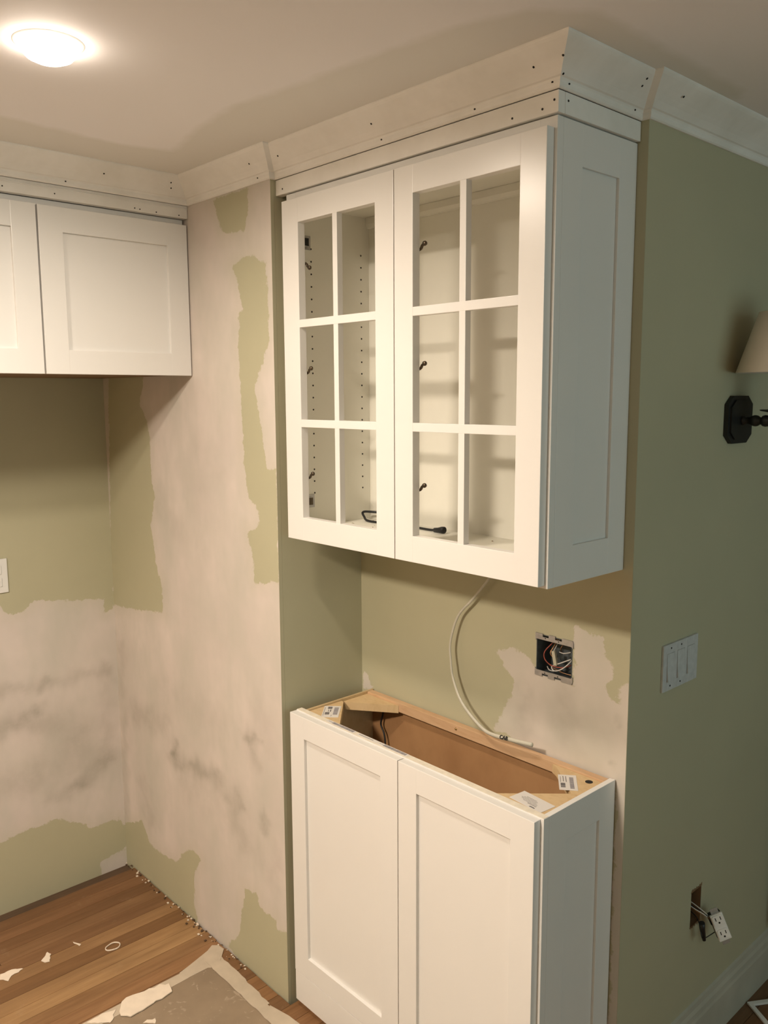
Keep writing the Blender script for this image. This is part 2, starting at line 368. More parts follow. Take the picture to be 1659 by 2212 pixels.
N_S = [(0.602, 1.005, 0.597, 0.886, 0.014, 0.6), (0.726, 1.049, 0.724, 0.925, 0.02, 0.45), (0.656, 0.996, 0.791, 0.989, 0.028, 0.4), (0.853, 1.012, 0.853, 1.008, 0.006, 0.7), (0.83, 0.914, 0.831, 0.913, 0.004, 1.0)]
F_big = [(-0.289, -0.375), (-0.327, -0.34), (-0.318, -0.302), (-0.308, -0.241), (-0.292, -0.218), (-0.26, -0.224), (-0.254, -0.248), (-0.256, -0.291), (-0.249, -0.337), (-0.245, -0.359), (-0.271, -0.379)]
F_ring = [(-0.587, -0.278), (-0.594, -0.259), (-0.58, -0.238), (-0.563, -0.239), (-0.561, -0.267), (-0.572, -0.281)]
F_a = [(-0.662, -0.452), (-0.69, -0.424), (-0.672, -0.421), (-0.642, -0.437), (-0.647, -0.449)]
F_b = [(-0.684, -0.568), (-0.684, -0.534), (-0.662, -0.505), (-0.656, -0.544), (-0.638, -0.56), (-0.661, -0.576)]
F_c = [(-0.686, -0.345), (-0.657, -0.33), (-0.651, -0.337), (-0.679, -0.346)]
F_d = [(-0.51, -0.523), (-0.497, -0.481), (-0.447, -0.483), (-0.436, -0.511), (-0.463, -0.54)]
F_e = [(-0.309, -0.458), (-0.315, -0.408), (-0.302, -0.38), (-0.265, -0.411)]
F_f = [(-0.204, -0.345), (-0.208, -0.332), (-0.196, -0.314), (-0.181, -0.321)]

# ------------------------------------------------------------------ the setting
struct('floor', B(XL - .1, 3.8, -3.7, 3.1, -.08, -.0185), M['subfloor'], 'dark subfloor with narrow oak strips laid on it')
FLOOR = bpy.data.objects['floor']
tones = {0: (.30, .185, .105), 1: (.36, .225, .13), 2: (.30, .185, .10), 3: (.38, .25, .145), 4: (.34, .215, .12), 5: (.50, .35, .20), 6: (.32, .20, .10),
         7: (.58, .42, .24), 8: (.62, .46, .27), 9: (.47, .32, .18), 10: (.50, .33, .19)}
PW = .0569
k = 0; x = -.9535
while x < 3.6:
    y1 = -.0015 if x < -.02 else (.285 if x < .84 else 2.9)
    y0 = -3.5 if x < 1.2 else -3.5
    cuts = [y0]
    first = y1 - (.9 + .8 * random.random())
    if x < -.02: first = y1 - [1.3, .9, 1.5, .55, 1.2, 1.6, .8, 1.5, 1.7, 1.0, 1.4, 1.1, 1.5, 1.3, .9, 1.6, 1.2][k % 17]
    if first > y0 + .5: cuts.append(first)
    cuts.append(y1 - .004 * random.random())
    for a, b2 in zip(cuts[:-1], cuts[1:]):
        o = obj('plank', B(x + .0006, x + PW - .0006, a + .0008, b2 - .0008, -.018, -.0006 + .0006 * random.random(), bev=.0008), M['plank'], FLOOR)
        t = tones.get(k, (.36 + .08 * random.random(),) * 3)
        if k not in tones: r_ = random.uniform(.28, .46); t = (r_, r_ * .63, r_ * .35)
        if b2 == cuts[1] and len(cuts) > 2: t = tuple(c * random.uniform(.85, 1.1) for c in t)
        o.color = (t[0] * .64, t[1] * .52, t[2] * .40, 1)
    x += PW; k += 1

grid_wall('ceiling', 'z', ZC, (XL - .1, 3.8), (-3.7, 3.1), .04,
          [[(-.42, -3.7), (-.15, -3.7), (-.157, -.592), (-.183, -.317), (-.151, -.18), (.02, -.225), (.224, -.253), (.495, -.22), (.818, -.189), (.932, -.137), (.99, -.06), (.985, .5), (.9, .5), (.9, .02), (-.42, .02)]],
          mat=M['ceiling'], back=.1, side_mat=M['ceiling'])
grid_wall('wall_left', 'x', XL, (-3.6, 0.0), (-.0184, ZC), .0125, [L_up, L_dn], L_S, M['wall'])
grid_wall('wall_back', 'y', 0.0, (XL, 0.0), (-.0184, ZC), .01, [M_A, M_B, M_C, M_D, M_E], M_S, M['wall'], back=.0115)
struct('wall_niche_left', B(-.1, 0, .012, YN + .1, -.018, ZC), M['green'])
EB = (.6335, .7305, 1.0665, 1.1615)
grid_wall('wall_niche_back', 'y', YN, (0.0, XR - .0006), (0.0, ZC), .01, [N_P, N_P2, [(.857, -.1), (.9, -.1), (.9, 1.1), (.857, 1.1)]], N_S, M['wall_n'], hole=EB, extra_u=EB[:2], extra_v=EB[2:])
HR = (.622, .674, .374, .476)
o = grid_wall('wall_right_of_niche', 'x', XR, (YN + .0006, 3.0), (0.0, ZC), .02, [], [], M['green'], hole=HR, extra_u=HR[:2], extra_v=HR[2:])
o.name = 'wall_right'
struct('wall_front', B(XL - .1, 3.8, -3.7, -3.6, 0, ZC), M['green'])
struct('wall_far', B(XR - .1, 3.8, 3.0, 3.1, 0, ZC), M['green'])
bm = bmesh.new()
box(bm, 3.7, 3.8, -3.6, -.9, 0, ZC); box(bm, 3.7, 3.8, 1.3, 3.0, 0, ZC); box(bm, 3.7, 3.8, -.9, 1.3, 0, .88); box(bm, 3.7, 3.8, -.9, 1.3, 2.02, ZC)
struct('wall_window_side', bm, M['green'])
bm = bmesh.new()
for a in (-.9, .17, 1.25): box(bm, 3.68, 3.74, a, a + .05, .88, 2.02)
for a in (.88, 1.43, 1.97): box(bm, 3.68, 3.74, -.85, 1.25, a, a + .05)
struct('window_1', bm, M['white'], 'white window frame, daylight beyond')

# crown moulding, mitred round the plan
PV = [(-.406, -3.59), (-.406, 0), (0, 0), (0, .016), (.861, .016), (.861, YN), (XR, YN), (XR, 2.99)]
NV = [(1, 0), (0, -1), (1, 0), (0, -1), (1, 0), (0, -1), (1, 0)]
CB = 2.258; HH = ZC - CB
PROF = [(0, 0), (.004, 0), (.0065, .0025), (.0078, .007), (.0085, .012), (.0105, .0155), (.0145, .0172), (.0165, .0195), (.024, .0275), (.033, .0355), (.0425, .0430), (.052, .0500), (.060, .0562), (.0640, .0602), (.0656, .0625), (.0656, HH), (0, HH)]
def crown(name, segs, label):
    bm = bmesh.new()
    for s in segs:
        ends = []
        for kk, other in ((s, s - 1), (s + 1, s + 1)):
            n = NV[s]; nn = NV[other] if 0 <= other < len(NV) else (0, 0)
            if kk in (0, len(PV) - 1): nn = (0, 0)
            ends.append([bm.verts.new((PV[kk][0] + (n[0] + nn[0]) * o_, PV[kk][1] + (n[1] + nn[1]) * o_, CB + z_)) for o_, z_ in PROF])
        for i in range(len(PROF)):
            j = (i + 1) % len(PROF); bm.faces.new((ends[0][i], ends[0][j], ends[1][j], ends[1][i]))
        bm.faces.new(ends[0][::-1]); bm.faces.new(ends[1])
    bmesh.ops.recalc_face_normals(bm, faces=bm.faces[:])
    return struct(name, bm, M['trim'], label)
t1 = crown('trim_1', [0], 'primed crown moulding above the cabinet over the gap')
t2 = crown('trim_2', [1, 2], 'primed crown moulding above the patched wall')
t3 = crown('trim_3', [3], 'primed crown moulding across the front of the glazed cabinet')
t4 = crown('trim_4', [4, 5], 'primed crown moulding along the side of the glazed cabinet')
t5 = crown('trim_5', [6], 'primed crown moulding along the sage green wall')
bm = B(-.43, -.408, -3.5, -.001, 2.2235, CB, bev=.001)
for zz in (2.2475, 2.2515, 2.2550): box(bm, -.4085, -.4065, -3.5, -.001, zz, zz + .0022, bev=.0006)
t6 = struct('trim_6', bm, M['trim'], 'flat primed frieze board over the short cabinet')
bm = B(.001, .861, .016, .036, 2.2195, CB - .001, bev=.001); t7 = struct('trim_7', bm, M['trim'], 'flat primed frieze board over the glazed doors')
bm = B(.841, .8612, .0365, YN - .001, 2.2195, CB - .001, bev=.001); t8 = struct('trim_8', bm, M['trim'], 'flat primed frieze board over the cabinet side')
box_b = [(0, 0), (.014, 0), (.014, .104), (.0115, .112), (.0105, .126), (.006, .134), (.005, .148), (0, .152)]
bm = bmesh.new(); prism(bm, box_b, YN + .001, 2.98, (V((XR, 0, 0)), V((1, 0, 0)), V((0, 0, 1)), V((0, 1, 0))))
M['base'] = simple('shaded_primed_baseboard', (0.44, 0.42, 0.35), .6, var=.08)  # primer colour darkened to stand in for the dimmer light near the floor
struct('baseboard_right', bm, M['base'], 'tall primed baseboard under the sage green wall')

def nail(p, n, parent, r=.0022):
    bm = bmesh.new(); n = V(n).normalized(); p = V(p); tube(bm, [p - n * .0006, p + n * .0007], r, 8)
    obj('nail_hole', bm, M['dark'], parent)
def crown_n(p, axis):   # keep the hole on the moulding's face
    return p
for p in ((.402, 2.295), (.405, 2.267), (.83, 2.2935), (.671, 2.266), (.853, 2.268), (.894, 2.295), (.065, 2.297)):
    zz = p[1] - CB
    oo = np.interp(zz, [q[1] for q in PROF[:-1]], [q[0] for q in PROF[:-1]])
    nail((p[0], .016 - oo, p[1]), (0, -1, -1), t3)
for y, z in ((.035, 2.267), (.223, 2.299), (.219, 2.308), (.007, 2.276), (.252, 2.269)):
    oo = np.interp(z - CB, [q[1] for q in PROF[:-1]], [q[0] for q in PROF[:-1]]); nail((.861 + oo, y, z), (1, 0, -1), t4)
nail((XR + .045, .338, 2.299), (1, 0, -1), t5)
for y, z in ((-.264, 2.297), (-.075, 2.303), (-.068, 2.292), (-.355, 2.268)):
    oo = np.interp(z - CB, [q[1] for q in PROF[:-1]], [q[0] for q in PROF[:-1]]); nail((-.406 + oo, y, z), (1, 0, -1), t1)
for x_, z in ((-.037, 2.296), (-.042, 2.267)):
    oo = np.interp(z - CB, [q[1] for q in PROF[:-1]], [q[0] for q in PROF[:-1]]); nail((x_, -oo, z), (0, -1, -1), t2)
for x_, z in ((.852, 2.241), (.826, 2.231), (.757, 2.231), (.03, 2.232)): nail((x_, .016, z), (0, -1, 0), t7)
nail((.8612, .045, 2.243), (1, 0, 0), t8)
for y, z in ((-.162, 2.231), (-.147, 2.230), (-.098, 2.229), (-.028, 2.230), (-.381, 2.236), (-.51, 2.235)): nail((-.408, y, z), (1, 0, 0), t6, .0018)

# ------------------------------------------------------------------ doors
def door_frame(fr, u0, u1, v0, v1, w, t=.0205, rec=.0, name='door', parent=None, panel=True, mat=None, rw=None):
    """shaker frame of two stiles and two rails, w = stile width; a recessed centre panel is its child"""
    mat = mat or M['white']; bm = bmesh.new(); b = .0011; rw = rw or w
    box(bm, u0, u0 + w, v0, v1, 0, t, bev=b, fr=fr); box(bm, u1 - w, u1, v0, v1, 0, t, bev=b, fr=fr)
    box(bm, u0 + w - .001, u1 - w + .001, v0, v0 + rw, .0002, t - .0002, bev=b, fr=fr); box(bm, u0 + w - .001, u1 - w + .001, v1 - rw, v1, .0002, t - .0002, bev=b, fr=fr)
    d = obj(name, bm, mat, parent)
    if panel: obj('center_panel', B(u0 + w - .004, u1 - w + .004, v0 + rw - .004, v1 - rw + .004, .004, t - .0090, fr=fr), mat, d)
    return d
def shift(fr, k): return (fr[0] + fr[3] * k, fr[1], fr[2], fr[3])

# ------------------------------------------------------------------ glazed wall cabinet in the niche
uc = thing('wall_cabinet', (.4455, .15, 1.3494), 'white wall cabinet with two unglazed muntin doors, hung in the niche', 'cabinet')
UX0, UX1, UZ0, UZ1 = .036, .8552, 1.3494, 2.2169
obj('side_panel', B(UX0, .050, .0415, YN - .001, UZ0, UZ1), M['inner'], uc)
sp = obj('side_panel', B(.841, UX1 - .0065, .0415, YN - .001, UZ0, UZ1), M['white'], uc)
fr = shift(FX(UX1 - .0065), 0)
door_frame(fr, .0415, YN - .001, UZ0, UZ1, .062, t=.0065, parent=uc, name='end_frame', panel=False, rw=.076)
obj('top_panel', B(.050, .841, .0415, YN - .001, 2.193, UZ1 - .002), M['inner'], uc)
obj('bottom_panel', B(.050, .841, .0415, YN - .001, UZ0 + .004, 1.379), M['inner'], uc)
obj('back_panel', B(.050, .841, YN - .007, YN - .001, 1.379, 2.193), M['inner'], uc)
bm = bmesh.new()
box(bm, UX0, UX0 + .038, .0228, .0413, UZ0, UZ1, bev=.0008); box(bm, UX1 - .038, UX1, .0228, .0413, UZ0, UZ1, bev=.0008)
box(bm, UX0 + .038, UX1 - .038, .0229, .0412, UZ0, 1.3785); box(bm, UX0 + .038, UX1 - .038, .0229, .0412, 2.178, UZ1)
obj('face_frame', bm, M['white'], uc)
bm = bmesh.new(); prism(bm, [(.272, 2.1925), (.272, 2.176), (.276, 2.167), (.283, 2.165), (.2834, 2.1925)], .0505, .8405, (V((0, 0, 0)), V((0, 1, 0)), V((0, 0, 1)), V((1, 0, 0))))
obj('hanging_rail', bm, M['inner'], uc)
bm = bmesh.new()
for j, (yy, za, zb) in enumerate(((.0865, 2.092, 1.475), (.2555, 2.093, 1.484))):
    for i in range(21):
        z = za - i * .0313
        if z < zb - .02: continue
        tube(bm, [(.0499, yy, z), (.0504, yy, z)], .0024, 8)
for yy, z in ((.058, 1.813), (.057, 1.409)): tube(bm, [(.0499, yy, z), (.0505, yy, z)], .0045, 10)
obj('shelf_pin_holes', bm, M['dark'], uc, kind='stuff')
fr = shift(FY(.0223), 0)
OZ0, OZ1 = 1.414, 2.1392
def glazed(u0, u1, o0, o1, clips):
    bm = bmesh.new(); b = .0011; z0, z1 = 1.3553, 2.1966; t = .021
    box(bm, u0, o0, z0, z1, 0, t, bev=b, fr=fr); box(bm, o1, u1, z0, z1, 0, t, bev=b, fr=fr)
    box(bm, o0 - .001, o1 + .001, z0, OZ0, .0002, t - .0002, bev=b, fr=fr); box(bm, o0 - .001, o1 + .001, OZ1, z1, .0002, t - .0002, bev=b, fr=fr)
    d = obj('door', bm, M['white'], uc)
    c = (o0 + o1) / 2
    obj('glazing_bar', B(c - .0085, c + .0085, OZ0 - .001, OZ1 + .001, .004, t - .0006, bev=.001, fr=fr), M['white'], d)
    for z in (1.6528, 1.8975): obj('glazing_bar', B(o0 - .001, o1 + .001, z - .0095, z + .0095, .0043, t - .0004, bev=.001, fr=fr), M['white'], d)
    for i, z in enumerate((2.036, 1.786, 1.522)):
        s = -1 if (i == 0 and u0 < .2) else 1
        bm = bmesh.new()
        tube(bm, smooth_path([(o0 - .012, .0265, z - .010 * s), (o0 - .002, .0275, z - .007 * s), (o0 + .003, .0275, z - .0005 * s), (o0 + .0085, .0285, z + .002 * s)]), .0032, 8)
        lathe(bm, [(0, -.003), (.0046, -.003), (.0056, 0), (.0046, .003), (0, .0035)], 10, (o0 + .010, .0275, z + .003 * s), ax=1)
        obj('retainer_clip', bm, M['bronze'], d)
    return d
glazed(.0443, .4479, .1094, .3884, True); glazed(.4505, .8485, .5071, .7887, True)
for z, mm in ((2.106, M['iron']), (1.446, M['steel'])):
    bm = bmesh.new(); box(bm, .050, .0525, .050, .084, z - .0175, z + .0175, bev=.0008); box(bm, .0525, .060, .056, .074, z - .011, z + .011, bev=.0015)
    hp = obj('hinge_plate', bm, M['steel'], uc)
    bm = bmesh.new(); tube(bm, [(.0595, .065, z + .004), (.0607, .065, z + .004)], .004, 10); tube(bm, [(.0595, .068, z - .006), (.0607, .068, z - .006)], .0028, 8)
    box(bm, .0600, .0604, .0575, .0725, z - .0095, z + .0095)
    obj('hinge_arm', bm, mm if z > 2 else M['bronze'], hp)
# black lead lying inside
bm = bmesh.new()
path = [(.137, .281, 1.4035), (.120, .255, 1.404), (.095, .243, 1.4045), (.074, .240, 1.403), (.066, .240, 1.398), (.078, .236, 1.389), (.094, .228, 1.3835), (.118, .222, 1.3828), (.16, .226, 1.3825), (.22, .235, 1.3825), (.28, .236, 1.3825), (.33, .232, 1.383), (.352, .230, 1.3842)]
tube(bm, smooth_path(path), .0033, 8); bmesh.ops.recalc_face_normals(bm, faces=bm.faces[:])
cord = tag(obj('power_cord', bm, M['black'], smooth=True), 'black power lead with a plug end lying on the floor of the glazed cabinet', 'cord')
bm = bmesh.new(); tube(bm, [(.350, .230, 1.3842), (.353, .230, 1.3845), (.368, .229, 1.3862), (.380, .2285, 1.3878), (.388, .228, 1.3885), (.390, .228, 1.3887)], [.0035, .0058, .0066, .0086, .0086, .006], 12)
bmesh.ops.recalc_face_normals(bm, faces=bm.faces[:]); obj('plug', bm, M['black'], cord)
bm = bmesh.new(); lathe(bm, [(0, 0), (.008, 0), (.0085, -.003), (.006, -.006), (0, -.006)], 16, (.137, YN - .0072, 1.4035), ax=1)
obj('grommet', bm, M['black'], cord)
bm = bmesh.new()
for i in range(46):
    x_ = random.uniform(.06, .38) if i < 38 else random.uniform(.5, .8); y_ = random.uniform(.06, .26); s = random.uniform(.0006, .0018)
    box(bm, x_ - s, x_ + s, y_ - s * .6, y_ + s * .6, 1.3791, 1.3791 + s * .8)
tag(obj('sawdust_crumbs', bm, M['under'], kind='stuff'), 'scattered sawdust crumbs on the floor of the glazed cabinet', 'debris')

# ------------------------------------------------------------------ base cabinet without a top
bc = thing('base_cabinet', (.44, .15, 0), 'white two-door base cabinet standing in the niche with its top left open', 'cabinet')
BX0, BX1, ZB = .047, .8552, .876
obj('side_panel', B(BX0, BX0 + .0075, .0465, YN - .003, .0, ZB), M['maple'], bc)
obj('side_panel', B(.8415, BX1 - .0065, .0465, YN - .003, .0, ZB - .001), M['white'], bc)
door_frame(shift(FX(BX1 - .0065), 0), .0465, YN - .003, .012, ZB, .0585, t=.0065, parent=bc, name='end_frame', panel=False, rw=.074)
bm = bmesh.new()
box(bm, .0285, .0725, .028, .0463, .004, ZB, bev=.0008); box(bm, BX1 - .040, BX1, .028, .0463, .004, ZB, bev=.0008)
box(bm, .0725, BX1 - .040, .0281, .0462, ZB - .04, ZB - .0003); box(bm, .0725, BX1 - .040, .0281, .0462, .004, .12)
obj('face_frame', bm, M['white'], bc, )
obj('top_edge', B(.0295, BX1 - .001, .0290, .0455, ZB, ZB + .0006), M['edge'], bc, label='unfinished cream edge on top of the front frame')
obj('toe_board', B(.0265, BX1, .0085, .028, .022, .112, bev=.001), M['white'], bc)
fr = FY(.028)
for u0, u1 in ((.0262, .4487), (.4511, .8472)):
    d = door_frame(fr, u0, u1, .114, .8735, .0605, t=.0205, parent=bc)
obj('bottom_panel', B(.055, .8415, .0465, YN - .010, .105, .118), M['maple'], bc)
obj('back_panel', B(.055, .8415, YN - .0085, YN - .003, .02, ZB - .004), M['backply'], bc)
obj('back_rail', B(.055, .8415, YN - .028, YN - .0087, ZB - .026, ZB - .0005, bev=.0008), M['rail'], bc)
bm = bmesh.new(); lathe(bm, [(0, -.0025), (.002, -.0024), (.0033, -.001), (.0033, 0)], 12, (.401, YN - .0282, .865), ax=1); obj('screw', bm, M['brass'], bc)
BR = [[(.0555, .0468), (.1875, .0468), (.1875, .049), (.064, .165), (.0555, .165)],
      [(.0555, .174), (.060, .170), (.186, .2615), (.0555, .2615)],
      [(.841, .2615), (.705, .2615), (.724, .2515), (.822, .169), (.841, .169)],
      [(.841, .0468), (.706, .0468), (.823, .168), (.841, .166)]]
braces = []
for i, p in enumerate(BR):
    bm = bmesh.new(); prism(bm, p, ZB - .026 - (.003 if i == 1 else 0), ZB - .004 - (.003 if i == 1 else 0)); braces.append(obj('corner_brace', bm, M['pine'], bc))
lathe_b = bmesh.new(); tube(lathe_b, [(.817, .243, ZB - .006), (.817, .243, ZB - .0036)], .0085, 18); obj('drilled_hole', lathe_b, M['dark'], braces[2])
def sticker(name, parent, c, ux, w_, h_, bars, z, lines=0):
    """paper label lying flat: c centre, ux direction of its long side"""
    u = V((ux[0], ux[1], 0)).normalized(); v = V((-u.y, u.x, 0)); o = V((c[0], c[1], z)); f = (o, u, v, V((0, 0, 1)))
    st = obj(name, B(-w_ / 2, w_ / 2, -h_ / 2, h_ / 2, 0, .0004, fr=f), M['paper'], parent, label='printed white paper label')
    bm = bmesh.new(); bm2 = bmesh.new(); rnd = random.Random(hash(name) % 7 + int(c[0] * 100))
    for (a0, a1, b0, b1, grey) in bars:
        tgt = bm2 if grey else bm; q = a0
        while q < a1 - .0004:
            ww = rnd.choice((.0004, .0007, .0011)); box(tgt, q, min(q + ww, a1), b0, b1, .0004, .0006, fr=f); q += ww + rnd.choice((.0004, .0006, .0008))
    for (a0, a1, b, hgt) in lines or ():
        q = a0
        while q < a1:
            ww = rnd.uniform(.001, .004); box(bm, q, min(q + ww, a1), b, b + hgt, .0004, .0006, fr=f); q += ww + .0006
    return st, bm, bm2
def fin(r):
    st, a, b2 = r
    if len(a.verts): obj('print', a, M['ink'], st)
    if len(b2.verts): obj('print', b2, M['inkgrey'], st)
fin(sticker('label', braces[0], (.100, .092), (.70, -.72), .082, .046, [(-.030, .022, .006, .018, True), (-.034, -.018, -.012, .000, False), (.006, .022, -.016, -.004, False)], ZB - .0038, [(-.014, .002, -.004, .0025), (-.014, .002, -.009, .0015), (-.03, .03, -.020, .001), (.024, .034, .002, .0012)]))
fin(sticker('label', braces[2], (.787, .206), (.62, -.78), .075, .040, [(-.026, .030, .004, .013, True), (.004, .026, -.016, -.006, False)], ZB - .0038, [(-.03, -.002, -.004, .0015), (-.03, -.004, -.010, .0015), (-.028, .0, -.016, .001)]))
fin(sticker('label', braces[3], (.788, .077), (.99, -.1), .088, .047, [], ZB - .0038, [(-.022, .006, .008, .0010), (-.026, .012, .004, .0010), (-.030, .012, .000, .0010), (-.026, .018, -.004, .0010), (-.018, .020, -.008, .0010), (-.002, .022, -.012, .0016), (.010, .024, -.020, .0034)]))
te = bpy.data.objects['top_edge']
for x0, x1, d0 in ((.15, .262, 0), (.272, .345, 1), (.348, .452, 2)):
    bars = [((x1 - x0) * -.30, (x1 - x0) * .45, -.0045, .0045, True)] if d0 != 1 else []
    fin(sticker('label', te, ((x0 + x1) / 2, .0385), (1, 0), x1 - x0, .013, bars, ZB + .0007, [(-(x1 - x0) * .42, (x1 - x0) * .3, -.001, .0016)] if d0 == 1 else [(-(x1 - x0) * .45, -(x1 - x0) * .32, 0, .0012)]))
bm = T([(.118, .272, .86), (.112, .270, .82), (.106, .268, .79), (.122, .266, .765), (.130, .262, .73), (.128, .255, .66), (.14, .25, .5), (.15, .24, .3), (.15, .20, .135)], .0026, 8)
obj('inner_cable', bm, M['black'], bc, smooth=True, label='thin black cable hanging inside')

# ------------------------------------------------------------------ short cabinet over the gap, far left
fc = thing('short_wall_cabinet', (-.72, -.6, 1.78), 'white short wall cabinet with recessed-panel doors above the empty appliance gap', 'cabinet')
fx = -.43
obj('box', B(XL + .002, fx, -1.7, -.006, 1.789, 2.222), M['white'], fc)
obj('underside', B(XL + .004, fx - .004, -1.69, -.008, 1.7835, 1.7888), M['under'], fc, label='bare brown underside')
for y0, y1 in ((-.4265, -.004), (-.8530, -.4315), (-1.2795, -.8580)):
    door_frame(FX(fx + .0005), y0, y1, 1.781, 2.2055, .0625, t=.0195, parent=fc)

# ------------------------------------------------------------------ ceiling lights
def can_light(x_, y_, watts, size, label):
    z = ZC
    t = thing('recessed_light', (x_, y_, z), label, 'ceiling light', 'ceiling downlights')
    k = size / .094; bm = bmesh.new(); lathe(bm, [(.0475 * k, .0), (.049 * k, -.0022), (.056 * k, -.002), (.0595 * k, 0)], 40, (x_, y_, z)); obj('trim_ring', bm, M['white'], t, smooth=True)
    prof = [(.0470, -.001), (.0475, -.008), (.045, -.016), (.038, -.0235), (.026, -.029), (.010, -.0315)]
    prof = [(a * k, b_) for a, b_ in prof]
    bm = bmesh.new(); r = lathe(bm, prof, 36, (x_, y_, z)); bm.faces.new(r[-1]); bmesh.ops.recalc_face_normals(bm, faces=bm.faces[:])
    if bm.faces[-1].normal.z > 0: bmesh.ops.reverse_faces(bm, faces=bm.faces[:])
    obj('bulb', bm, M['lens'], t, smooth=True)
    area_light('lamp_beam', (x_, y_, z - .033), (0, 0, 0), size, size, watts, WARM, 'DISK', math.radians(173))
can_light(*LAMPS[0], 'round recessed downlight glowing in the ceiling left of the crown moulding')
can_light(*LAMPS[1], 'recessed downlight in the ceiling out of frame, nearest behind the camera position')
can_light(*LAMPS[2], 'recessed downlight in the ceiling out of frame, farthest to the left')

# ------------------------------------------------------------------ things on the niche wall
cp = [(.530, .262, 1.318), (.501, .268, 1.278), (.444, .272, 1.214), (.398, .270, 1.163), (.376, .266, 1.091), (.382, .262, 1.040), (.392, .258, 1.005), (.420, .252, .960), (.458, .246, .930), (.512, .240, .904), (.548, .238, .900), (.590, .238, .9035), (.625, .239, .9065), (.662, .241, .910)]
bm = bmesh.new(); pp = smooth_path(cp); n = len(pp)
rr = [.0036 + .0017 * min(1, max(0, (i / n - .45) / .35)) for i in range(n)]
tube(bm, pp, rr, 12, .75); bmesh.ops.recalc_face_normals(bm, faces=bm.faces[:])
cab = tag(obj('grey_cable', bm, M['cable'], smooth=True), 'pale grey cable looping down the niche wall from the glazed cabinet to the back rail', 'cable')
cu = bpy.data.curves.new('lettering', 'FONT'); cu.body = 'CAB'; cu.size = .0125; cu.extrude = .0003; cu.offset = .0004; cu.align_x = 'CENTER'; cu.align_y = 'CENTER'
tmp = bpy.data.objects.new('tmp', cu); COL.objects.link(tmp)
dg = bpy.context.evaluated_depsgraph_get(); dg.update(); me = bpy.data.meshes.new_from_object(tmp.evaluated_get(dg)); bpy.data.objects.remove(tmp)
ta = V((.602, .2385, .9045)) ; td = (V((.625, .239, .9065)) - V((.578, .238, .9025))).normalized()
toc = (V((1.8132, -1.2831, 1.7215)) - ta).normalized(); nn = (toc - td * toc.dot(td)).normalized(); vv = nn.cross(td)
cen = V((.582, .238, .9030)) + nn * .0052
me.transform(Matrix(((td.x, vv.x, nn.x, cen.x), (td.y, vv.y, nn.y, cen.y), (td.z, vv.z, nn.z, cen.z), (0, 0, 0, 1))))
me.materials.clear(); me.materials.append(M['dark'])
lo = bpy.data.objects.new('lettering', me); COL.objects.link(lo); lo.parent = cab; lo['label'] = 'black marker letters CAB'
# electrical box
eb = thing('electrical_box', ((EB[0] + EB[1]) / 2, YN, EB[2]), 'open square metal electrical box full of loose wires in the niche wall', 'electrical box')
x0, x1, z0, z1 = EB
bm = bmesh.new(); dp = .055
box(bm, x0 - .002, x0, YN - .001, YN + dp, z0, z1); box(bm, x1, x1 + .002, YN - .001, YN + dp, z0, z1)
box(bm, x0, x1, YN - .001, YN + dp, z0 - .002, z0); box(bm, x0, x1, YN - .001, YN + dp, z1, z1 + .002); box(bm, x0, x1, YN + dp, YN + dp + .002, z0, z1)
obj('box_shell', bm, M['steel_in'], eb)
fr = FY(YN - .0022)
def tabs(zb, s):
    bm = bmesh.new()
    poly = [(x0 - .004, zb - s * .014), (x0 - .004, zb + s * .004), (x0 + .017, zb + s * .004), (x0 + .017, zb - s * .003), (x0 + .034, zb - s * .003), (x0 + .034, zb + s * .005),
            (x0 + .052, zb + s * .005), (x0 + .052, zb - s * .003), (x0 + .071, zb - s * .003), (x0 + .071, zb + s * .004), (x1 + .003, zb + s * .004), (x1 + .005, zb - s * .002), (x1 + .005, zb - s * .014), (x1, zb - s * .010), (x0, zb - s * .010)]
    prism(bm, poly, -.0015, .0012, fr); return bm
br = obj('mounting_strap', tabs(z1, 1), M['steel'], eb); br2 = obj('mounting_strap', tabs(z0, -1), M['steel'], eb)
for b_, zc in ((br, z1 - .0055), (br2, z0 + .0055)):
    for xx in (x0 + .025, x0 + .062):
        bm = bmesh.new(); tube(bm, [(xx, YN - .0034, zc), (xx, YN - .0037, zc)], .0016, 8); obj('screw_hole', bm, M['dark'], b_)
def wire(pts, mat, r=.0013): obj('wire', T(pts, r, 6), M[mat], eb, smooth=True)
cx, cz = (x0 + x1) / 2, (z0 + z1) / 2; Y = YN
wire([(cx - .012, Y + .03, z1 - .004), (cx - .020, Y + .02, z1 - .020), (cx - .033, Y + .008, cz + .006), (cx - .030, Y + .006, cz - .012), (cx - .012, Y + .010, cz - .024), (cx + .018, Y + .012, cz - .022), (cx + .034, Y + .03, cz - .014)], 'red', .0014)
wire([(cx - .010, Y + .032, z1 - .004), (cx - .020, Y + .026, cz + .018), (cx - .024, Y + .018, cz + .002), (cx - .012, Y + .02, cz - .010)], 'copper')
wire([(cx - .008, Y + .036, z1 - .005), (cx - .016, Y + .028, cz + .016), (cx - .019, Y + .022, cz + .002), (cx - .006, Y + .026, cz - .010)], 'wirew', .0011)
wire([(cx + .036, Y + .03, cz + .004), (cx + .030, Y + .012, cz - .012), (cx + .012, Y + .008, cz - .028), (cx - .006, Y + .008, cz - .034), (cx - .014, Y + .012, cz - .026), (cx + .008, Y + .014, cz - .014), (cx + .030, Y + .024, cz - .002)], 'wirew', .0015)
wire([(cx - .032, Y + .018, cz - .032), (cx - .020, Y + .010, cz - .036), (cx - .006, Y + .010, cz - .036)], 'wirew', .0012)
